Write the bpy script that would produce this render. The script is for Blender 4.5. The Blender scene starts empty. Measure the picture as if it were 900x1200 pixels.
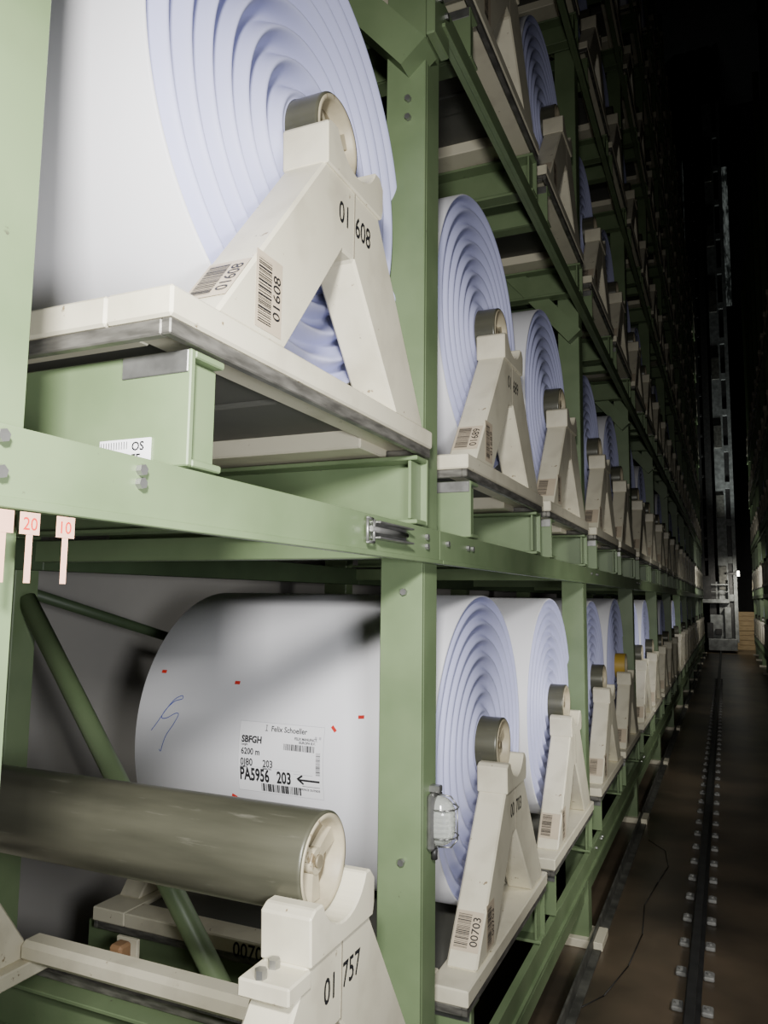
import bpy, bmesh, math, random
from mathutils import Vector, Matrix
S=0.75; ZO=2.6
random.seed(7)
scn=bpy.context.scene; COL=scn.collection
def W(x,y,z): return Vector((x*S,y*S,(z+ZO)*S))
# ---------------------------------------------------------------- materials
def mat(name,col,rough=.5,metal=0,var=.12,scale=6,col2=None,bump=0,streak=None,coat=0,detail=5,spec=.5,thr=(.35,.7),chips=None):
    m=bpy.data.materials.new(name); m.use_nodes=True; nt=m.node_tree; N=nt.nodes; L=nt.links
    b=N['Principled BSDF']; b.inputs['Roughness'].default_value=rough; b.inputs['Metallic'].default_value=metal
    b.inputs['Specular IOR Level'].default_value=spec
    if coat: b.inputs['Coat Weight'].default_value=coat
    tc=N.new('ShaderNodeTexCoord'); mp=N.new('ShaderNodeMapping'); L.new(tc.outputs['Object'],mp.inputs[0])
    if streak: mp.inputs['Scale'].default_value=streak
    nz=N.new('ShaderNodeTexNoise'); nz.inputs['Scale'].default_value=scale; nz.inputs['Detail'].default_value=detail
    L.new(mp.outputs[0],nz.inputs['Vector'])
    cr=N.new('ShaderNodeValToRGB'); cr.color_ramp.elements[0].position=thr[0]; cr.color_ramp.elements[1].position=thr[1]
    c2=col2 if col2 else tuple(c*(1-var*2) for c in col)
    cr.color_ramp.elements[0].color=(*c2,1); cr.color_ramp.elements[1].color=(*col,1)
    L.new(nz.outputs['Fac'],cr.inputs[0]); out=cr.outputs[0]
    if chips:
        n2=N.new('ShaderNodeTexNoise'); n2.inputs['Scale'].default_value=chips[1]; n2.inputs['Detail'].default_value=8; n2.inputs['Roughness'].default_value=.65
        if len(chips)>3:
            m2=N.new('ShaderNodeMapping'); m2.inputs['Scale'].default_value=chips[3]; L.new(tc.outputs['Object'],m2.inputs[0]); L.new(m2.outputs[0],n2.inputs['Vector'])
        else: L.new(tc.outputs['Object'],n2.inputs['Vector'])
        r2=N.new('ShaderNodeValToRGB'); r2.color_ramp.elements[0].position=chips[2]; r2.color_ramp.elements[1].position=chips[2]+(.03 if len(chips)<4 else .12)
        L.new(n2.outputs['Fac'],r2.inputs[0])
        mx=N.new('ShaderNodeMix'); mx.data_type='RGBA'; L.new(r2.outputs[0],mx.inputs[0]); L.new(out,mx.inputs[6]); mx.inputs[7].default_value=(*chips[0],1)
        out=mx.outputs[2]
    L.new(out,b.inputs['Base Color'])
    if bump:
        bp=N.new('ShaderNodeBump'); bp.inputs['Strength'].default_value=bump; bp.inputs['Distance'].default_value=.004
        L.new(nz.outputs['Fac'],bp.inputs['Height']); L.new(bp.outputs[0],b.inputs['Normal'])
    return m
def emat(name,col,st,noise=True):
    m=bpy.data.materials.new(name); m.use_nodes=True; nt=m.node_tree; N=nt.nodes; L=nt.links
    b=N['Principled BSDF']; b.inputs['Base Color'].default_value=(*[c*.1 for c in col],1)
    if noise:
        tc=N.new('ShaderNodeTexCoord'); nz=N.new('ShaderNodeTexNoise'); nz.inputs['Scale'].default_value=1.6; nz.inputs['Detail'].default_value=10; nz.inputs['Roughness'].default_value=.7
        mp=N.new('ShaderNodeMapping'); mp.inputs['Scale'].default_value=(3,1,.9); L.new(tc.outputs['Object'],mp.inputs[0]); L.new(mp.outputs[0],nz.inputs['Vector'])
        cr=N.new('ShaderNodeValToRGB'); cr.color_ramp.elements[0].position=.45; cr.color_ramp.elements[1].position=.68
        cr.color_ramp.elements[0].color=(*[c*.04 for c in col],1); cr.color_ramp.elements[1].color=(*col,1)
        L.new(nz.outputs['Fac'],cr.inputs[0]); L.new(cr.outputs[0],b.inputs['Emission Color'])
    else: b.inputs['Emission Color'].default_value=(*col,1)
    b.inputs['Emission Strength'].default_value=st
    return m
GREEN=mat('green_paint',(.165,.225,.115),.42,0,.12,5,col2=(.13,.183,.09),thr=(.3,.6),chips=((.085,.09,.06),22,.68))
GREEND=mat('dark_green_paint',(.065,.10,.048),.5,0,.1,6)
CREAM=mat('cream_paint',(.66,.62,.47),.42,0,.05,7,col2=(.52,.48,.36),thr=(.25,.5),chips=((.25,.19,.11),26,.66))
EDGE=mat('scuffed_steel_edge',(.26,.25,.22),.45,.5,.3,14,streak=(1,1,5))
SHADE=mat('underside_shade_tone',(.10,.10,.085),.7,0,.1,5)  # dark tone that paints in the shade beneath the trays
PAPER=mat('white_paper_wrap',(.80,.80,.83),.5,0,.02,2)
FACE=mat('roll_end_paper',(.54,.56,.82),.55,0,.03,5)
TUBE=mat('olive_fibre_tube',(.112,.110,.078),.33,.15,.2,5,col2=(.06,.06,.042),streak=(.45,3,3),thr=(.3,.68),chips=((.165,.16,.125),9,.60,(.5,5,5)))
TUBEY=mat('yellow_core',(.50,.33,.05),.5)
RING=mat('cream_core_ring',(.50,.44,.30),.5,0,.15,12,chips=((.2,.15,.08),20,.60))
CAP=mat('core_cap_metal',(.27,.23,.15),.5,.2,.2,12)
INK=mat('black_ink',(.012,.012,.014),.6,0,.05)
SEAM=mat('weld_seam',(.30,.27,.20),.6,0,.1)
LBL=mat('barcode_sticker',(.56,.47,.34),.5,0,.06,9)
LBLW=mat('white_label',(.86,.86,.88),.45,0,.01)
GREY=mat('label_edge_grey',(.50,.50,.53),.5,0,.02)
RED=mat('red_sticker',(.65,.03,.02),.5)
BLUE=mat('blue_pen',(.05,.09,.45),.5)
PINK=mat('pink_tag',(.80,.46,.32),.6)
STEEL=mat('galvanised_steel',(.40,.40,.38),.4,.8,.2,20)
CLAMP=mat('dull_clamp_steel',(.30,.30,.28),.6,.1,.2,20)
GUIDE=mat('dirty_guide_steel',(.13,.13,.11),.55,.2,.3,9)
MACH=mat('machinery_grey',(.24,.255,.245),.55,.1,.25,6)
DARK=mat('dark_steel',(.05,.05,.048),.5,.4,.2,10)
RUBBER=mat('brown_block',(.30,.17,.08),.7)
WOOD=mat('pine_board',(.42,.31,.16),.7,0,.2,8,streak=(.5,1,6))
FLOOR=mat('oily_floor',(.15,.112,.072),.34,0,.3,1.1,col2=(.040,.033,.024),bump=.12,detail=8,thr=(.36,.66))
WALL=mat('grey_wall',(.46,.445,.41),.8,0,.06,1.5)
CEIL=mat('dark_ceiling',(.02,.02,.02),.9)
def glassmat():
    m=bpy.data.materials.new('lamp_glass'); m.use_nodes=True; b=m.node_tree.nodes['Principled BSDF']
    b.inputs['Base Color'].default_value=(.75,.78,.72,1); b.inputs['Roughness'].default_value=.12; b.inputs['Transmission Weight'].default_value=.6
    return m
GLASS=glassmat()
# ---------------------------------------------------------------- mesh builder (units c, scaled by S)
class MB:
    def __init__(s): s.bm=bmesh.new(); s.mats=[]
    def mi(s,m):
        if m not in s.mats: s.mats.append(m)
        return s.mats.index(m)
    def _fin(s,faces,m,smooth=False):
        i=s.mi(m)
        for f in faces: f.material_index=i; f.smooth=smooth
    def poly(s,pts,ax,a,b,m,bev=.006):
        def P(p,t):
            if ax==0: return Vector((t,p[0],p[1]))
            if ax==1: return Vector((p[0],t,p[1]))
            return Vector((p[0],p[1],t))
        v0=[s.bm.verts.new(P(p,a)) for p in pts]; v1=[s.bm.verts.new(P(p,b)) for p in pts]
        n=len(pts); fs=[s.bm.faces.new(v0),s.bm.faces.new(list(reversed(v1)))]
        for i in range(n): fs.append(s.bm.faces.new([v0[i],v1[i],v1[(i+1)%n],v0[(i+1)%n]]))
        bmesh.ops.recalc_face_normals(s.bm,faces=fs)
        s._fin(fs,m)
        if bev:
            es=list({e for f in fs for e in f.edges})
            bmesh.ops.bevel(s.bm,geom=es,offset=bev,segments=1,affect='EDGES',clamp_overlap=True,material=-1)
        return fs
    def box(s,x0,x1,y0,y1,z0,z1,m,bev=.006):
        return s.poly([(y0,z0),(y1,z0),(y1,z1),(y0,z1)],0,x0,x1,m,bev)
    def tube(s,p0,p1,r,m,n=24,r2=None,caps=True,up=None):
        p0=Vector(p0);p1=Vector(p1);d=(p1-p0).normalized(); u=d.orthogonal().normalized()
        if up: u=(Vector(up)-d*d.dot(Vector(up))).normalized()
        v=d.cross(u)
        r2=r if r2 is None else r2
        A=[s.bm.verts.new(p0+(u*math.cos(2*math.pi*(i+.5)/n)+v*math.sin(2*math.pi*(i+.5)/n))*r) for i in range(n)]
        B=[s.bm.verts.new(p1+(u*math.cos(2*math.pi*(i+.5)/n)+v*math.sin(2*math.pi*(i+.5)/n))*r2) for i in range(n)]
        fs=[s.bm.faces.new([A[i],A[(i+1)%n],B[(i+1)%n],B[i]]) for i in range(n)]
        s._fin(fs,m,n>6); g=fs
        if caps:
            c=[s.bm.faces.new(list(reversed(A))),s.bm.faces.new(B)]; s._fin(c,m); g=fs+c
        return g
    def lathe(s,prof,m,n=48,yc=0,zc=0):
        rings=[[s.bm.verts.new((x,yc+r*math.cos(2*math.pi*i/n),zc+r*math.sin(2*math.pi*i/n))) for i in range(n)] for x,r in prof]
        for a,b in zip(rings,rings[1:]):
            s._fin([s.bm.faces.new([a[i],a[(i+1)%n],b[(i+1)%n],b[i]]) for i in range(n)],m,True)
    def quad(s,pts,m):
        f=s.bm.faces.new([s.bm.verts.new(p) for p in pts]); s._fin([f],m); return f
    def mesh(s,name,autosm=False):
        for v in s.bm.verts: v.co*=S
        me=bpy.data.meshes.new(name); s.bm.to_mesh(me); s.bm.free()
        for m in s.mats: me.materials.append(m)
        return me
def obj(name,me,loc=(0,0,0),parent=None,rot=None,world=True):
    o=bpy.data.objects.new(name,me); COL.objects.link(o)
    if parent is None: o.location=W(*loc)
    else: o.parent=parent; o.location=Vector(loc)*S
    if rot: o.rotation_euler=rot
    return o
def tag(o,label,cat,group=None):
    o['label']=label; o['category']=cat
    if group: o['group']=group
    return o
def copy_tree(root,loc,rz=0):
    n=root.copy(); COL.objects.link(n); n.location=W(*loc); n.rotation_euler=(0,0,rz)
    def rec(a,b):
        for c in a.children:
            k=c.copy(); COL.objects.link(k); k.parent=b; rec(c,k)
    rec(root,n); return n
_tc={}
def textgeo(t,size,bold=.0):
    key=(t,size,bold)
    if key in _tc: return _tc[key]
    cu=bpy.data.curves.new('t','FONT'); cu.body=t; cu.size=size; cu.offset=bold; cu.resolution_u=3
    o=bpy.data.objects.new('t',cu); COL.objects.link(o)
    dg=bpy.context.evaluated_depsgraph_get(); me=bpy.data.meshes.new_from_object(o.evaluated_get(dg))
    vs=[(v.co.x,v.co.y) for v in me.vertices]; fs=[list(p.vertices) for p in me.polygons]
    bpy.data.objects.remove(o); bpy.data.meshes.remove(me); bpy.data.curves.remove(cu)
    _tc[key]=(vs,fs); return vs,fs
def add_text(mb,t,size,M,m=INK,bold=.0,center=False,sx=1,fn=None):
    vs,fs=textgeo(t,size,bold)
    if not vs: return
    cx=(max(v[0] for v in vs)+min(v[0] for v in vs))/2 if center else 0
    V=[]
    for x,y in vs:
        p=Vector(((x-cx)*sx,y,0)); V.append(mb.bm.verts.new(fn(p.x,p.y) if fn else M@p))
    F=[]
    for f in fs:
        try: F.append(mb.bm.faces.new([V[i] for i in f]))
        except Exception: pass
    mb._fin(F,m)
def frameM(o,u,v):
    u=Vector(u).normalized(); v=Vector(v).normalized(); n=u.cross(v)
    return Matrix(((u.x,v.x,n.x,o[0]),(u.y,v.y,n.y,o[1]),(u.z,v.z,n.z,o[2]),(0,0,0,1)))
def barcode_rects(w,h,seed):
    r=random.Random(seed); x=0; out=[]
    while x<w:
        a=r.choice([.6,1,1.8])*w/60; out.append((x,min(x+a,w))); x+=a+r.choice([.7,1.1,1.6])*w/60
    return out
def sticker(mb,M,w,h,num,seed,base=LBL):
    def q(x0,x1,y0,y1,z,m): mb.quad([M@Vector((x0,y0,z)),M@Vector((x1,y0,z)),M@Vector((x1,y1,z)),M@Vector((x0,y1,z))],m)
    q(-w/2,w/2,-h/2,h/2,.001,base)
    for a,b in barcode_rects(w*.84,h,seed): q(-w*.42+a,-w*.42+b,-h*.08,h*.42,.002,INK)
    if num:
        add_text(mb,num,h*.40,M@Matrix.Translation((0,-h*.42,.002)),center=True,bold=.0004)
# ---------------------------------------------------------------- cradle (local: x=0 outer edge, y=0 near end, z=0 tray underside)
TL=1.465; TW=1.93; YC=.82; ZC=.895; AZ=.715; FL=-.66; FR=.59
def build_cradle_meshes():
    d={}
    z0,z1=.035,.10
    for key in ('base_frame','base_open'):
        b=MB()
        b.box(-.17,0,0,TL,z0,z1,CREAM); b.box(-TW,-TW+.20,0,TL,z0,z1,CREAM)
        b.box(-TW+.20,-.17,0,.14,z0,z1,CREAM)
        if key=='base_frame':
            b.box(-TW+.20,-.17,TL-.26,TL-.032,z0-.03,z1,CREAM)
            b.box(-TW+.20,-.17,TL-.032,TL,z0,z1,CREAM)
            b.box(-TW+.20,-.17,YC-.08,YC+.08,z0+.02,z1-.02,SHADE)
        d[key]=b
    b=MB(); b.box(-TW+.20,-.17,.14,TL-.26,.070,.082,SHADE,.002); d['shade_sheet']=b  # dark sheet added to give the tray underside its shade
    b=MB()
    b.box(-.03,-.006,.006,TL-.006,0,.034,EDGE,.003); b.box(-TW+.006,-TW+.03,.006,TL-.006,0,.034,EDGE,.003)
    b.box(-TW+.03,-.03,.006,.03,0,.034,EDGE,.003); b.box(-TW+.03,-.03,TL-.03,TL-.006,0,.034,EDGE,.003)
    d['steel_edge']=b
    def afr(x0,x1):
        b=MB(); bz=.10
        pts=[(YC+FL,bz),(YC-.18,AZ),(YC+.17,AZ),(YC+FR,bz),(YC+.335,bz),(YC+.0,.495),(YC-.07,.495),(YC-.375,bz)]
        b.poly(pts,0,x0,x1,CREAM,.008)
        return b
    d['a_frame']=afr(-.15,-.015); d['a_frame_b']=afr(-TW+.015,-TW+.15)
    def sad(x0,x1):
        b=MB(); r=.139; h=.84
        pts=[(YC-.19,AZ-.012),(YC+.18,AZ-.012),(YC+.19,AZ+.02),(YC+.19,h-.03),(YC+.16,h)]
        n=12; t0=-math.asin((ZC-h)/r); t1=-math.pi-t0
        for i in range(n+1):
            t=t0+(t1-t0)*i/n; pts.append((YC+r*math.cos(t),ZC+r*math.sin(t)))
        pts+=[(YC-.17,h),(YC-.195,h-.015)]
        b.poly(pts,0,x0,x1,CREAM,.005)
        return b
    d['saddle']=sad(-.155,-.005); d['saddle_b']=sad(-TW+.005,-TW+.155)
    b=MB(); b.box(-TW+.15,-.15,TL-.14,TL-.03,.10,.185,CREAM,.02); d['tie_beam']=b
    return d
def label_mesh(num,seed):
    b=MB()
    sticker(b,frameM((-.0145,YC-.455,.215),(0,0,1),(0,-1,0)),.19,.115,num,seed)
    t=Vector((0,-.18-FL,AZ-.10)).normalized(); base=Vector((-.082,YC+FL,.10))+t*.15+Vector((0,-t.z,t.y))*.0015
    sticker(b,frameM(base,t,(-1,0,0)),.16,.12,num,seed+1)
    return b
cr=build_cradle_meshes()
CM={k:v.mesh(k) for k,v in cr.items()}
b=MB(); b.box(-.0155,-.0135,YC-.0025,YC+.0025,.50,AZ-.01,SEAM,0); SEAMM=b.mesh('weld_seam')
def join_meshes(ms,name):
    bm=bmesh.new(); mats=[]
    for me in ms:
        off={i:(mats.index(m) if m in mats else (mats.append(m) or len(mats)-1)) for i,m in enumerate(me.materials)}
        n0=len(bm.faces); bm.from_mesh(me); bm.faces.ensure_lookup_table()
        for f in bm.faces[n0:]: f.material_index=off[f.material_index]
    out=bpy.data.meshes.new(name); bm.to_mesh(out); bm.free()
    for m in mats: out.materials.append(m)
    return out
b=MB()
b.tube((-.10,YC-.26,.70),(-.10,YC-.26,.722),.016,STEEL,6)
BOLTM=b.mesh('bolt')
def make_cradle(loc,num=None,seed=1,deck=True):
    e=bpy.data.objects.new('roll_cradle',None); COL.objects.link(e); e.location=W(*loc); e.empty_display_size=.1
    obj('base_frame',CM['base_frame' if deck else 'base_open'],parent=e); obj('steel_edge',CM['steel_edge'],parent=e)['label']='scuffed bare steel edge strip'
    if deck: obj('shade_sheet',CM['shade_sheet'],parent=e)['label']='added dark sheet standing in for shade under the tray'
    for a,s in (('a_frame','saddle'),('a_frame_b','saddle_b')):
        A=obj('a_frame',CM[a],parent=e); obj('saddle',CM[s],parent=A)
        if a=='a_frame':
            obj('barcode_sticker',label_mesh(num,seed).mesh('barcode_sticker'),parent=A)['label']='tan barcode stickers on the leg'
            obj('weld_seam',SEAMM,parent=A)
            if num:
                b=MB(); M=frameM((-.0145,YC+.0,.575),(0,1,0),(0,0,1))
                add_text(b,num[:2],.092,M@Matrix.Translation((-.102,0,0.0008)),bold=.001,sx=.80)
                add_text(b,num[2:],.092,M@Matrix.Translation((.004,0,0.0008)),bold=.001,sx=.80)
                obj('number_marking',b.mesh('number_marking'),parent=A)
    obj('tie_beam',CM['tie_beam'],parent=e)
    return e
# ---------------------------------------------------------------- rolls (local origin: core axis at paper end face)
RL=1.60
def roll_mesh(R,seed,na=160,nr=160,N=7,amp0=.016):
    rnd=random.Random(seed); rc=.138; ph=rnd.random()*6
    b=MB(); bm=b.bm; fi=b.mi(FACE); pi=b.mi(PAPER)
    rings=[]
    for j in range(nr+1):
        r=rc+(R-.006-rc)*j/nr; ring=[]
        for i in range(na):
            th=2*math.pi*i/na; p=(r-rc)/(R-rc)*N+ph/6+.03*math.sin(th+ph)*(r/R)+.10*math.sin(8*r+ph)
            w=p-math.floor(p); w=w**1.3; h=.5-.5*math.cos(2*math.pi*w)
            amp=amp0+.002*math.sin(11*r+ph)
            fade=min(1,(R-.006-r)/.025)*min(1,(r-rc)/.02+.2)
            x=(h-1)*amp*2*fade
            ring.append(bm.verts.new((x,r*math.cos(th),r*math.sin(th))))
        rings.append(ring)
    for x,r in ((-.006,R),(-RL+.006,R),(-RL,R-.006),(-RL,rc)):
        rings.append([bm.verts.new((x,r*math.cos(2*math.pi*i/na),r*math.sin(2*math.pi*i/na))) for i in range(na)])
    for k,(a,c) in enumerate(zip(rings,rings[1:])):
        for i in range(na):
            f=bm.faces.new([a[i],c[i],c[(i+1)%na],a[(i+1)%na]]); f.smooth=True; f.material_index=fi if (k<nr or k>=nr+3) else pi
    bmesh.ops.recalc_face_normals(bm,faces=bm.faces[:])
    return b.mesh('paper_roll')
X0=.105
def core_meshes(tm=TUBE,x0=X0,x1=-1.665):
    b=MB(); b.lathe([(x0-.004,.122),(x0,.126),(x0,.132),(x0-.004,.136),(x0-.01,.1365),(x1+.01,.1365),(x1,.132),(x1,.122),(x1+.1,.118),(x1+.1,.0)],tm,64)
    tubem=b.mesh('core_tube')
    b=MB(); b.lathe([(x0-.006,.130),(x0+.003,.128),(x0+.003,.118),(x0-.004,.112),(x0-.05,.106)],RING,64); b.lathe([(x0-.05,.106),(x0-.06,.03),(x0-.06,.0)],CAP,64)
    for a in range(3):
        t=a*2*math.pi/3+.5; c,s_=math.cos(t),math.sin(t)
        p=[Vector((x0-.056,c*.02-s_*.014,s_*.02+c*.014)),Vector((x0-.052,c*.105-s_*.024,s_*.105+c*.024)),Vector((x0-.052,c*.105+s_*.024,s_*.105-c*.024)),Vector((x0-.056,c*.02+s_*.014,s_*.02-c*.014))]
        q=[v+Vector((.030,0,0)) for v in p]
        b.quad(q,RING)
        for i in range(4): b.quad([p[i],p[(i+1)%4],q[(i+1)%4],q[i]],RING)
    b.tube((x0-.06,0,0),(x0-.02,0,0),.035,RING,24); b.tube((x0-.02,0,0),(x0-.012,0,0),.018,CAP,16)
    return tubem,b.mesh('core_cap')
TM,KM=core_meshes(); TMY,_=core_meshes(TUBEY)
ROLLR=[.75,.725,.74,.715]
ROLLS=[roll_mesh(ROLLR[0],3),roll_mesh(ROLLR[1],11),roll_mesh(ROLLR[2],5),roll_mesh(ROLLR[3],21)]
ROLLBIG=roll_mesh(.75,9,176,200,7,.030)
ROLLLO=[roll_mesh(.735,3,48,64),roll_mesh(.71,5,48,64)]
def tmlo():
    b=MB(); b.lathe([(.05,0),(.05,.11),(X0,.118),(X0,.13),(X0-.01,.1365),(-1.66,.1365),(-1.665,0)],TUBE,20); return b.mesh('lo')
TLO=tmlo()
ROLLLOJ=[join_meshes([r,TLO],'paper_roll') for r in ROLLLO]
CRLO=join_meshes([CM[k] for k in ('base_frame','steel_edge','shade_sheet','a_frame','a_frame_b','saddle','saddle_b')],'roll_cradle')
def make_roll(loc,v,yellow=False,me=None):
    o=obj('paper_roll',me or ROLLS[v],loc)
    t=obj('core_tube',TMY if yellow else TM,parent=o); obj('core_cap',KM,parent=t)
    if yellow: t['label']='bright yellow core tube'
    return o
# ---------------------------------------------------------------- layout
def sk(k): return 1.145 if k==0 else 3.04+3.55*((k-1)//2)+1.68*((k-1)%2)
TB=lambda n: (.51-2.14) if n==0 else .51+2.22*(n-1)
KMAX=22; KMIN={0:0,1:0,2:1,3:2,4:4,5:6,6:8,7:10}
NUM={(1,0):'01608',(1,1):'01689',(0,1):'00703',(0,0):'01757'}
VAR={(1,0):0,(1,1):1,(1,2):3,(0,1):0,(0,2):2}
keyroll=None
for n in range(8):
    for k in range(KMIN[n],KMAX+1):
        s=sk(k); cl=(-.97,s,TB(n)); rl=(-.97-.18,s+YC,TB(n)+ZC)
        near=(n<=1 and k<=8) or (n==2 and k<=6)
        if near:
            c=make_cradle(cl,NUM.get((n,k)),seed=n*50+k,deck=(n,k)!=(0,0))
            lab='cream steel roll cradle with two A-frame stands and barcode stickers'
            if (n,k) in NUM: lab='cream steel cradle numbered %s with A-frame stands'%NUM[(n,k)]
            if (n,k)==(0,0):
                lab='cream steel cradle numbered 01757 holding a bare core tube'
        else:
            c=obj('roll_cradle',CRLO,cl); lab='cream steel roll cradle with A-frame stands on rack'
        tag(c,lab,'roll cradle','cradles on the racks')
        if (n,k)==(0,0):
            o=obj('core_tube',TM,rl); obj('core_cap',KM,parent=o)['label']='cream cast end cap with three ribs'
            tag(o,'bare olive fibre core tube resting on an empty cradle','core tube'); continue
        if near:
            o=make_roll(rl,VAR.get((n,k),(n+k*3)%4),(n,k)==(0,4),ROLLBIG if (n,k)==(1,0) else None)
        else: o=obj('paper_roll',ROLLLOJ[(n+k)%2],rl)
        lab='large white paper roll with bluish ringed ends on a cradle'
        if (n,k)==(0,1): keyroll=o; lab='large white paper roll with printed label and red stickers'
        if (n,k)==(0,4): lab='white paper roll with a yellow core on a cradle'
        tag(o,lab,'paper roll','paper rolls on the racks')
# ledge with two bolts beside the 01757 saddle
c757=[o for o in bpy.data.objects if '01757' in o.get('label','')][0]
A757=[o for o in c757.children if o.name.startswith('a_frame')][0]
b=MB(); b.box(-.155,-.008,YC-.29,YC-.18,.655,.70,CREAM,.005)
lg=obj('ledge_plate',b.mesh('ledge_plate'),parent=A757)
for yy in (0,.06):
    obj('bolt',BOLTM,parent=A757,loc=(0,yy-.01,0))
# written bits on key roll ------------------------------------------------
KR=ROLLR[0]
def cylfn(x0,z0,off,rot=0):
    c,s_=math.cos(rot),math.sin(rot)
    def f(u,v):
        x=x0+u*c-v*s_; z=z0+u*s_+v*c; R=KR+off
        return Vector((x,-math.sqrt(max(1e-6,R*R-z*z)),z))
    return f
def patch(mb,x0,z0,w,h,off,m,nx=2,nz=14,rot=0):
    f=cylfn(x0,z0,off,rot); g=[[mb.bm.verts.new(f(w*i/nx,h*j/nz)) for i in range(nx+1)] for j in range(nz+1)]
    mb._fin([mb.bm.faces.new([g[j][i],g[j][i+1],g[j+1][i+1],g[j+1][i]]) for j in range(nz) for i in range(nx)],m,True)
kx=1.15; kz=-(TB(0)+ZC)
lx,lz=-2.12+kx,-.905+kz
b=MB(); patch(b,lx-.002,lz-.002,.454,.319,.0012,GREY); patch(b,lx,lz,.45,.315,.002,LBLW)
def T(t,size,u,v,bold=.0,m=INK,sx=1): add_text(b,t,size,None,m=m,bold=bold,sx=sx,fn=cylfn(lx+u,lz+v,.0035))
T('PA5956',.080,.008,.050,.0026,sx=.64); T('203',.074,.210,.052,.0024,sx=.70)
T('0J80',.046,.012,.117,.0010,sx=.85); T('203',.046,.135,.117,.0010,sx=.8); T('6200 m',.040,.015,.168,.0010,sx=.85); T('SBFGH',.042,.015,.222,.0018,sx=.9)
T('Felix Schoeller',.034,.172,.280,.0006,sx=.95); T('FELIX MANUFACT.',.016,.30,.252,.0005,sx=.9); T('EUROPA B.V.',.015,.325,.237,.0005)
T('Roll-Nr.',.013,.012,.106,.0004); T('Sales No.',.013,.135,.106,.0004); T('Length',.013,.015,.208,.0004); T('SURFACE OUTSIDE',.013,.325,.032,.0004)
patch(b,lx+.146,lz+.281,.003,.024,.0035,INK,1,1); patch(b,lx+.140,lz+.279,.015,.003,.0035,INK,1,1); patch(b,lx+.143,lz+.303,.009,.003,.0035,INK,1,1)
for q_ in (.405,.426): patch(b,lx+q_,lz+.262,.012,.012,.0035,GREY,1,1)
patch(b,lx+.325,lz+.073,.11,.009,.0035,INK,4,1)
for sg in (-1,1): patch(b,lx+.321,lz+.0755,.034,.009,.0035,INK,2,1,rot=sg*.6)
for (u,v,w,h,sd) in ((.125,.006,.21,.036,3),(.245,.203,.16,.028,4)):
    for a,c in barcode_rects(w,h,sd): patch(b,lx+u+a,lz+v,(c-a)*1.25,h,.0035,INK,1,2)
def vbar(u,v,w,h,sd):
    for a,c in barcode_rects(h,w,sd): patch(b,lx+u,lz+v+a,w,c-a,.0035,INK,1,1)
vbar(.415,.105,.022,.10,8)
patch(b,lx+.345,lz+.050,.09,.0022,.0035,INK,1,1); patch(b,lx+.30,lz+.10,.10,.0022,.0035,GREY,1,1)
patch(b,lx+.006,lz+.113,.33,.0012,.0035,GREY,4,1)
o=obj('printed_label',b.mesh('printed_label'),parent=keyroll); o['label']='white shipping label with black print and barcodes'
for (X,z,rt) in ((-2.66,-.40,0),(-2.20,-.43,0),(-1.64,-.585,-.8),(-1.51,-.54,0.1),(-2.17,-.945,-.4)):
    b=MB(); patch(b,X+kx,z+kz,.030,.015,.0015,RED,1,2,rot=rt); obj('red_sticker',b.mesh('red_sticker'),parent=keyroll)
b=MB()
pts=[(-.085,-.045),(-.05,.0),(-.01,.06),(.03,.11),(.07,.13),(.075,.115),(.03,.10),(-.015,.055),(-.03,.02),(.0,.02),(.05,.045),(.07,.04),(.045,-.01),(.01,-.06),(-.01,-.11),(-.02,-.14),(-.03,-.13)]
f=cylfn(-2.56+kx,-.63+kz,.002)
sm=[]
for i in range(len(pts)-1):
    for t in range(6):
        p0=pts[max(0,i-1)];p1=pts[i];p2=pts[i+1];p3=pts[min(len(pts)-1,i+2)];u=t/6
        sm.append(tuple(.5*((2*p1[q])+(-p0[q]+p2[q])*u+(2*p0[q]-5*p1[q]+4*p2[q]-p3[q])*u*u+(-p0[q]+3*p1[q]-3*p2[q]+p3[q])*u**3) for q in (0,1)))
for p,q in zip(sm,sm[1:]):
    dx,dz=q[0]-p[0],q[1]-p[1]; l=math.hypot(dx,dz) or 1; nx_,nz_=-dz/l*.0018,dx/l*.0018
    b.quad([f(p[0]-nx_,p[1]-nz_),f(q[0]-nx_,q[1]-nz_),f(q[0]+nx_,q[1]+nz_),f(p[0]+nx_,p[1]+nz_)],BLUE)
obj('pen_mark',b.mesh('pen_mark'),parent=keyroll)
b=MB(); add_text(b,'00703',.088,frameM((-2.07+.97,-.0015,.028),(1,0,0),(0,0,1)),bold=.001,sx=.9)
ck=[o for o in bpy.data.objects if '00703' in o.get('label','')][0]
obj('number_marking',b.mesh('number_marking'),parent=ck)
# ---------------------------------------------------------------- rack frames
FY=[2.67+3.55*j for j in range(12)]
TOP=TB(7)+2.0
b=MB(); z1=TOP; xp=-1.20
b.box(xp,-1.03,0,.02,-2.57,z1,GREEN,.003); b.box(-1.05,-1.03,.02,.16,-2.57,z1,GREEN,.003); b.box(xp,xp+.02,.02,.16,-2.57,z1,GREEN,.003); b.box(xp+.02,-1.05,.14,.16,-2.57,z1,GREEN,.003)
FPOST=b.mesh('post')
b=MB(); b.box(-3.36,-3.14,0,.14,-2.57,z1,GREEN,.004); BPOST=b.mesh('post')
b=MB(); b.box(-1.32,-.92,-.07,.23,-2.6,-2.54,CREAM,.004); BP1=b.mesh('base_plate')
b=MB(); b.box(-3.42,-3.08,-.07,.21,-2.6,-2.54,CREAM,.004); BP2=b.mesh('base_plate')
def diag_mesh(xa,za,xb,zb,r=.05,n=20,y=.08,m=None):
    b=MB(); b.tube((xa,y,za),(xb,y,zb),r,m or GREEN,n,up=(0,1,0)); return b.mesh('diagonal_brace')
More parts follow.
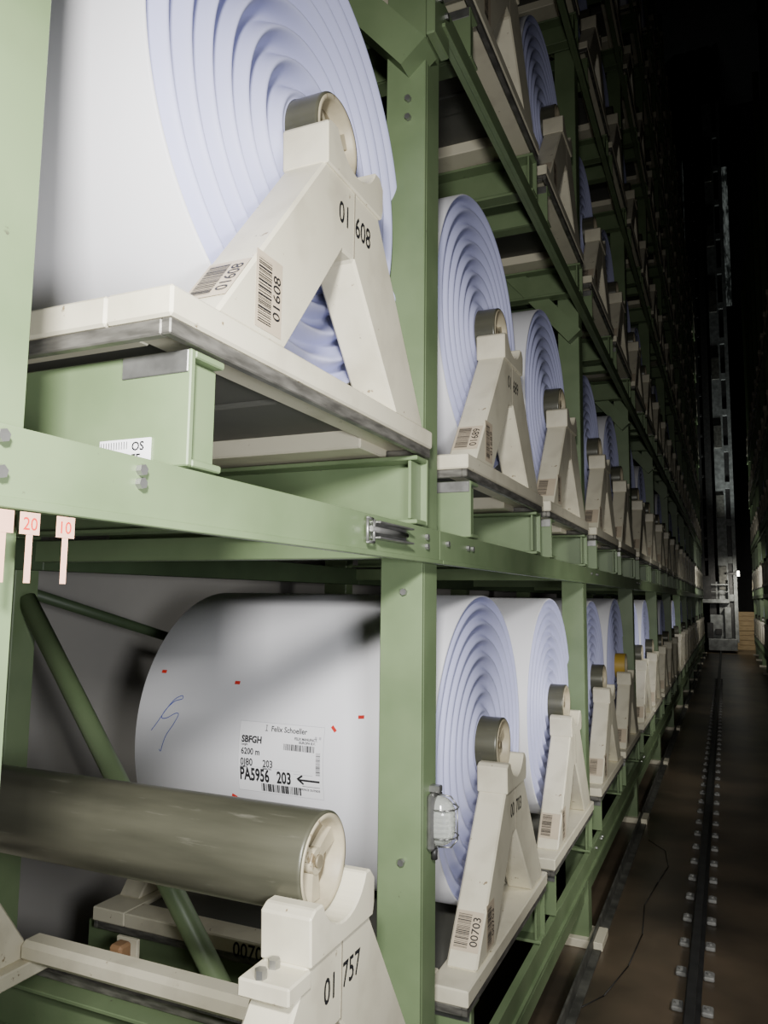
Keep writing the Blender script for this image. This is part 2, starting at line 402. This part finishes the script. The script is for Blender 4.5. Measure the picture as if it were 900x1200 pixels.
dg=[diag_mesh(-3.15,-.03,-1.20,-2.50,.046)]
for n in range(1,7):
    z0=TB(n)-.36
    if n==2: dg.append(diag_mesh(-1.05,2.14,-2.55,3.9,.095,4,y=-.02))
    elif n%2==1: dg.append(diag_mesh(-3.15,z0+2.0,-1.20,z0+.2,.045))
    else: dg.append(diag_mesh(-1.20,z0-.02,-3.15,z0+2,.06))
struts=[]
for n in range(0,8):
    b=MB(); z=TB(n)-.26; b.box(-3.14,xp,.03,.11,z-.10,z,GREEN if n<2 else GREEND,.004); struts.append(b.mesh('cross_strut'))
def make_frame(y,first=False):
    e=bpy.data.objects.new('rack_upright_frame',None); COL.objects.link(e); e.location=(0,y*S,ZO*S)
    p=obj('post',FPOST,parent=e)
    obj('post',BPOST,parent=e)
    for me in (BP1,BP2): obj('base_plate',me,parent=e)['label']='cream floor base plate'
    for d in dg:
        if first: break
        obj('diagonal_brace',d,parent=e)
    for sm_ in struts: obj('cross_strut',sm_,parent=e)
    tag(e,'green painted steel rack upright with braces','rack upright','rack uprights'); return e
frames=[make_frame(y) for y in FY]
make_frame(.715,first=True)
b=MB(); b.tube((-3.42,.10,.06),(-3.42,3.55,-.80),.030,GREEND,16); obj('diagonal_brace',b.mesh('diagonal_brace'),parent=frames[0])['label']='dark green tube brace'
b=MB(); b.tube((-1.10,-.004,0),(-1.10,-.02,0),.013,STEEL,6); PB=b.mesh('bolt')
for z in (1.92,2.00,.02,-.95): obj('bolt',PB,parent=frames[0],loc=(0,0,z))
b=MB(); b.poly([(-.01,2.26),(.17,2.26),(.17,2.46),(.02,2.50),(-.01,2.47)],0,-1.028,-.988,GREEN,.006)
b.tube((-.988,.04,2.44),(-.974,.04,2.44),.013,STEEL,6); b.tube((-.988,.12,2.42),(-.974,.12,2.42),.013,STEEL,6)
obj('gusset_plate',b.mesh('gusset_plate'),parent=frames[0])
# ---------------------------------------------------------------- beams + supports
def beam_mesh(L):
    b=MB(); b.poly([(-.99,0),(-.99,.125),(-1.028,.125),(-1.028,.11),(-1.005,.11),(-1.005,.015),(-1.028,.015),(-1.028,0)],1,0,L,GREEN,.002)
    b.box(-1.0,-.975,0,L,-.004,.012,GREEN,.002)
    return b.mesh('rack_beam')
BMN=beam_mesh(3.25); BMF=beam_mesh(3.55)
SW=.115
def bracket_mesh(flip):
    b=MB(); w=SW; t=.016
    ya,yb=(0,t) if not flip else (w-t,w)
    b.box(-3.0,-.985,ya,yb,0,.245,GREEN,.003)
    yc,yd=(t,w) if not flip else (0,w-t)
    b.box(-3.0,-.985,yc,yd,.229,.245,GREEN,.003); b.box(-3.0,-.985,yc,yd,0,.016,GREEN,.003)
    b.box(-1.02,-1.008,yc,yd,.018,.227,GREEN,.002)
    return b.mesh('support_bracket')
BR=[bracket_mesh(False),bracket_mesh(True)]
b=MB(); b.box(-1.165,-.99,-.004,0,.195,.243,STEEL,.002); PL=b.mesh('steel_plate')
b=MB(); b.tube((-.99,0,0),(-.978,0,0),.011,STEEL,6); BOLT=b.mesh('bolt')
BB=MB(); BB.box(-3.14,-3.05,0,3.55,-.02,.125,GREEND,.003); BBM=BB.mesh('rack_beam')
def add_beam(y,L,n,ks,me):
    z=TB(n)-.38
    o=obj('rack_beam',me,(0,y,z))
    tag(o,'green steel beam along the rack front carrying support brackets','rack beam','rack beams')
    for k in ks:
        for fl,yy in ((0,sk(k)+.085),(1,sk(k)+TL-.115)):
            q=obj('support_bracket',BR[fl],parent=o,loc=(0,yy-y,.13))
            if n<=2 and k<=4 and not fl: obj('name_plate',PL,parent=q)['label']='thin bare metal plate'
    return o
for n in range(8):
    if n<=1:
        bo=add_beam(-.5,3.25,n,[0],BMN)
        if n==1:
            for yy,zz in ((1.10,.10),(1.10,.075),(.797,.105),(.797,.05),(2.60,.09),(2.60,.055)): obj('bolt',BOLT,parent=bo,loc=(0,yy+.5,zz))
    for j in range(11):
        ks=[k for k in (1+2*j,2+2*j) if k>=KMIN[n]]
        if not ks: continue
        q=add_beam(2.75+3.55*j,3.55,n,ks,BMF)
        if n<=1 and j<3:
            for yy in (.08,.34,.40): obj('bolt',BOLT,parent=q,loc=(0,yy,.08))
    for j in range(-1,11):
        if n>=3 and j<n-3: continue
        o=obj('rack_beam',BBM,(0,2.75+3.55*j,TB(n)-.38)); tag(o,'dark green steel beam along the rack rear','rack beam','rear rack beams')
b=MB(); b.box(-1.20,-1.06,0,3.54,-2.30,-2.20,GREEN,.004); _st=b.mesh('rack_stringer')
for j in range(-1,11):
    o=obj('rack_stringer',_st,(0,2.75+3.55*j,0)); tag(o,'green steel stringer low on the rack front','rack beam','low rack stringers')
# ---------------------------------------------------------------- guide rail + aisle rail
b=MB(); b.poly([(-1.0,0),(-.93,0),(-.93,.012),(-.985,.012),(-.985,.10),(-1.0,.10)],1,-1,42,GUIDE,.002)
o=obj('guide_rail',b.mesh('guide_rail'),(0,0,-2.6)); tag(o,'grey steel angle guide rail on floor beside rack','rail')
b=MB(); b.poly([(-.05,0),(.05,0),(.05,.015),(.012,.03),(.012,.09),(.028,.10),(.028,.125),(-.028,.125),(-.028,.10),(-.012,.09),(-.012,.03),(-.05,.015)],1,-1,43,DARK,.0)
rail=obj('crane_rail',b.mesh('rail_profile'),(-.28,0,-2.6)); tag(rail,'dark steel crane rail bolted along the aisle floor','rail')
for sx in (-1,1):
    b=MB(); b.box(min(sx*.055,sx*.125),max(sx*.055,sx*.125),0,.11,0,.03,CLAMP,.008)
    b.tube((sx*.09,.055,.025),(sx*.09,.055,.045),.018,CLAMP,6); CL=b.mesh('rail_clamp')
    for i in range(49): obj('rail_clamp',CL,parent=rail,loc=(0,4+.5*i,0))
b=MB()
P=[(-.98,5.2),(-.82,5.5),(-.72,6.0),(-.68,6.6),(-.72,7.2),(-.66,7.8),(-.60,8.3),(-.66,8.8),(-.85,9.1)]
for p,q in zip(P,P[1:]): b.tube((p[0],p[1],.005),(q[0],q[1],.005),.004,DARK,8)
o=obj('cable',b.mesh('cable'),(0,0,-2.6)); tag(o,'thin black cable lying loose on the floor','cable')
# ---------------------------------------------------------------- bulkhead lamp on post
b=MB(); b.box(-.03,0,-.055,.055,-.10,.10,STEEL,.01)
lamp=obj('bulkhead_lamp',b.mesh('lamp_base'),(-1.0,2.775,-.82)); tag(lamp,'caged glass bulkhead lamp screwed to green post','lamp')
b=MB(); n_=28; rings=[]
for t in range(33):
    u=t/32; z=-.09+.18*u; rr=.050*math.sqrt(max(.02,1-abs(2*u-1)**3.2))*(1+.02*math.sin(u*60))
    rings.append([b.bm.verts.new((max(0,rr*1.3*math.cos(math.pi*(i/(n_-1)-.5))),rr*math.sin(math.pi*(i/(n_-1)-.5)),z)) for i in range(n_)])
for a,c in zip(rings,rings[1:]): b._fin([b.bm.faces.new([a[i],a[i+1],c[i+1],c[i]]) for i in range(n_-1)],GLASS,True)
obj('glass_cover',b.mesh('glass_cover'),parent=lamp)
b=MB()
for z in (-.05,.05):
    P=[(0.005,-.058,z),(.045,-.054,z),(.070,-.025,z),(.074,0,z),(.070,.025,z),(.045,.054,z),(.005,.058,z)]
    for p,q in zip(P,P[1:]): b.tube(p,q,.0028,STEEL,8)
P=[(0,0,-.095),(.05,0,-.09),(.074,0,-.06),(.074,0,.06),(.05,0,.09),(0,0,.095)]
for p,q in zip(P,P[1:]): b.tube(p,q,.0028,STEEL,8)
obj('wire_cage',b.mesh('wire_cage'),parent=lamp)
b=MB(); b.tube((-.015,0,-.10),(-.015,0,-.14),.012,DARK,12); obj('cable_gland',b.mesh('cable_gland'),parent=lamp)
b=MB(); b.box(-.035,.01,-.02,.02,.10,.125,STEEL,.004); obj('hinge_tab',b.mesh('hinge_tab'),parent=lamp)
# latch on beam
b=MB(); b.poly([(-.99,.178),(-.955,.178),(-.955,.184),(-.984,.184),(-.984,.226),(-.955,.226),(-.955,.232),(-.99,.232)],1,2.12,2.40,STEEL,.001)
lt=obj('door_bolt',b.mesh('bolt_channel'),(0,0,0)); tag(lt,'galvanised slide bolt screwed to green beam','bolt')
b=MB(); b.tube((-.968,2.08,.205),(-.968,2.36,.205),.009,STEEL,12)
P=[(-.968,2.09,.235),(-.968,2.055,.235),(-.968,2.055,.165),(-.968,2.10,.165),(-.968,2.10,.235)]
for p,q in zip(P,P[1:]): b.tube(p,q,.005,STEEL,8)
obj('sliding_rod',b.mesh('sliding_rod'),parent=lt)
# pink tags
for nm,y in (('20',.848),('10',.918),('',.800)):
    b=MB(); b.box(-.002,.0,-.018,.018,-.034,0,PINK,0)
    b.box(-.002,-.0005,-.005,.006,-.108,-.034,PINK,0)
    if nm: add_text(b,nm,.028,frameM((.0006,0,-.027),(0,1,0),(0,0,1)),center=True,m=RED)
    o=obj('hanging_tag',b.mesh('hanging_tag'),(-.973,y,.123)); tag(o,('pink paper tag marked %s taped below green beam'%nm) if nm else 'blank pink paper tag taped below green beam','tag','pink tags on the beam')
# OS plate
b=MB(); b.box(0,.137,-.004,0,0,.055,LBLW,.0)
add_text(b,'OS',.026,frameM((.088,-.0045,.030),(1,0,0),(0,0,1)),bold=.0006); add_text(b,'FF',.026,frameM((.088,-.0045,.004),(1,0,0),(0,0,1)),bold=.0006)
for i in range(11): b.box(.004+i*.007,.0055+i*.007,-.0046,-.004,.034,.05,INK,0)
o=obj('scale_plate',b.mesh('scale_plate'),(-1.215,1.229,.269)); tag(o,'small white plate with black letters on green bracket','sign')
# small block in holder under the empty tube
e=bpy.data.objects.new('buffer_stop',None); COL.objects.link(e); e.location=W(-2.50,2.80,-1.62); tag(e,'small brown block in a cream steel holder','buffer')
b=MB(); b.box(-.06,.06,-.06,-.04,-.02,.05,CREAM,.004); b.box(-.06,.06,.04,.06,-.02,.09,CREAM,.004); b.box(-.06,.06,-.06,.06,-.04,-.02,CREAM,.004); obj('holder',b.mesh('holder'),parent=e)
b=MB(); b.box(-.035,.035,-.038,.038,-.02,.085,RUBBER,.012); obj('block',b.mesh('block'),parent=e)
# ---------------------------------------------------------------- far end: crane, crates
e=bpy.data.objects.new('stacker_crane',None); COL.objects.link(e); e.location=W(-.3,43.5,-2.6); tag(e,'grey stacker crane with tall mast standing on rail','crane')
b=MB()
b.box(-1.05,-.60,-.15,.15,2.8,30,DARK,.01); b.box(-.45,-.12,-.15,.15,.5,30,DARK,.01)
for i in range(24): b.box(-.62,-.43,-.05,.05,3.6+i*1.1,3.75+i*1.1,DARK,.005)
obj('frame_columns',b.mesh('frame_columns'),parent=e)
b=MB(); b.box(.02,.50,-.2,.1,.5,30,MACH,.01); b.box(.72,.90,-.2,.1,.5,30,MACH,.01); b.box(.50,.72,.02,.1,.5,30,DARK,.01)
for i in range(14): b.box(.50,.72,-.15,.02,2.6+i*1.95,2.95+i*1.95,MACH,.005)
for i in range(7): b.box(.05,.42,-.32,-.2,3.2+i*3.7,4.4+i*3.7,GUIDE,.01)
obj('mast',b.mesh('mast'),parent=e)
b=MB(); b.box(-.55,.80,-.8,.9,.1,.7,MACH,.03); b.box(-.45,.25,-.5,.3,.7,1.9,MACH,.03); b.box(-.60,-.30,-.62,-.2,.7,1.5,DARK,.02); b.box(.25,.55,-.7,-.3,.7,2.3,MACH,.02); b.box(-.2,.1,-.65,-.5,.9,1.2,DARK,.01); obj('carriage',b.mesh('carriage'),parent=e)
b=MB(); b.box(-.8,.50,-.6,.6,2.5,2.7,MACH,.02); b.box(-.8,-.35,-.6,.6,2.7,3.9,DARK,.02); b.box(-.35,.30,-.1,.6,2.7,3.6,MACH,.02); b.box(.44,.50,-.6,.6,2.7,3.7,MACH,.02); b.box(-.35,.5,-.62,-.58,3.4,3.48,MACH,.01); b.box(-.35,.5,-.62,-.58,3.05,3.10,MACH,.01); obj('cabin_platform',b.mesh('cabin_platform'),parent=e)
b=MB(); b.box(-.06,.06,-.06,0,-.13,.13,emat('lamp_glow',(1,.97,.85),12,False),.01); o=obj('work_lamp',b.mesh('work_lamp'),parent=e,loc=(.95,-.6,4.0)); o['label']='small bright work lamp'
b=MB(); b.box(.40,.98,-.6,-.55,3.95,4.05,DARK,.005); obj('lamp_arm',b.mesh('lamp_arm'),parent=e)
for i in range(4):
    b=MB()
    for q in range(4): b.box(0,1.0,0,.6,q*.26,q*.26+.23,WOOD,.01)
    b.box(.03,.97,.03,.57,.0,1.0,WOOD,.0)
    o=obj('wooden_crate',b.mesh('wooden_crate'),(.45+(i%2)*1.05,46,-2.6+(i//2)*1.03)); tag(o,'pale slatted wooden crate stacked by the end wall','crate','crates by the end wall')
# ---------------------------------------------------------------- opposite rack
for j in range(5,12):
    y=FY[j]
    e=copy_tree(frames[1],(0,0,0)); e.location=(.25*S,(y+.16)*S,ZO*S); e.rotation_euler=(0,0,math.pi)
    for n in range(0,5):
        if j<11:
            bm_=obj('rack_beam',BMF,(.25,y+3.6,TB(n)-.38),rot=(0,0,math.pi)); tag(bm_,'green steel beam on the opposite rack','rack beam','opposite rack beams')
            for m in (0,1):
                ys=y+.37+1.68*m
                for yy in (ys+.085,ys+TL-.115-SW):
                    obj('support_bracket',BR[0],parent=bm_,loc=(0,y+3.6-yy-SW,.13))
                c=obj('roll_cradle',CRLO,(1.22,ys+TL,TB(n)),rot=(0,0,math.pi)); tag(c,'cream steel roll cradle on the opposite rack','roll cradle','cradles on the racks')
                c=obj('paper_roll',ROLLLOJ[(j+m+n)%2],(1.40,ys+TL-YC,TB(n)+ZC),rot=(0,0,math.pi)); tag(c,'large white paper roll on the opposite rack','paper roll','paper rolls on the racks')
# ---------------------------------------------------------------- structure
def struct(name,x0,x1,y0,y1,z0,z1,m):
    b=MB(); b.box(x0,x1,y0,y1,z0,z1,m,0); o=obj(name,b.mesh(name)); o['kind']='structure'; return o
struct('floor',-4,4.2,-4,50,-2.8,-2.6,FLOOR)
struct('wall_left',-4.2,-4,-4,50,-2.6,31,WALL)
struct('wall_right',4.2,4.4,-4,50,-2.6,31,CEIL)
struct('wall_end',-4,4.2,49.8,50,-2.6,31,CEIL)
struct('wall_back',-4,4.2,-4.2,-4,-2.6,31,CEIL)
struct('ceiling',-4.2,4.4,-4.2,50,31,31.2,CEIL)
struct('window_1',.68,1.0,49.7,49.79,18,27,emat('window_glow',(.75,.85,.8),.12))
struct('window_2',-1.55,-1.40,49.7,49.79,20,28,emat('window_glow_bright',(.8,.9,.85),.45))
# ---------------------------------------------------------------- lights
def area(loc,target,e,size,col=(1,.98,.95),spread=180):
    l=bpy.data.lights.new('lamp','AREA'); l.energy=e; l.size=size*S; l.color=col; l.spread=math.radians(spread)
    o=bpy.data.objects.new('area_light',l); COL.objects.link(o); o.location=W(*loc)
    o.rotation_euler=(W(*target)-W(*loc)).to_track_quat('-Z','Y').to_euler(); return o
area((-.02,-.22,.78),(-1.5,2.8,-.1),46,.22,spread=118)
area((.42,.25,-.10),(-2.0,3.1,-.55),20,.45,col=(.98,.98,1),spread=115)  # added soft fill to brighten the lower roll, no fixture stands here
area((1.1,4.4,-.1),(-1.2,6.0,-1.2),13,.5,spread=95)
area((1.1,10.0,-.1),(-1.2,12,-1.2),8,.5,spread=90)
area((1.15,18,-.1),(-1.2,20.5,-1.2),5,.5,spread=90)
area((.9,41,1.2),(.1,45.5,-1.3),26,.5,col=(1,.95,.85),spread=110)
area((.4,41.5,2.2),(.15,44,14),22,.5,col=(.9,.95,.92),spread=50)  # added uplight that brightens the crane mast
area((-.6,30,1.0),(1.4,34,.2),22,.5,spread=100)  # added to lift the opposite rack slightly
wd=bpy.data.worlds.new('world'); scn.world=wd; wd.use_nodes=True
wd.node_tree.nodes['Background'].inputs[0].default_value=(.5,.55,.6,1); wd.node_tree.nodes['Background'].inputs[1].default_value=.005
# ---------------------------------------------------------------- camera
yaw,pitch,roll=.419,.111,.012
F=Vector((-math.sin(yaw)*math.cos(pitch),math.cos(yaw)*math.cos(pitch),math.sin(pitch)))
r=Vector((math.cos(yaw),math.sin(yaw),0)); u=r.cross(F)
c,s_=math.cos(roll),math.sin(roll); R2=c*r+s_*u; U2=-s_*r+c*u
cam=bpy.data.cameras.new('camera'); cam.sensor_fit='VERTICAL'; cam.sensor_height=36; cam.lens=895/1200*36; cam.clip_start=.02; cam.clip_end=200
co=bpy.data.objects.new('camera',cam); COL.objects.link(co)
co.matrix_world=Matrix(((R2.x,U2.x,-F.x,0),(R2.y,U2.y,-F.y,0),(R2.z,U2.z,-F.z,ZO*S),(0,0,0,1)))
scn.camera=co
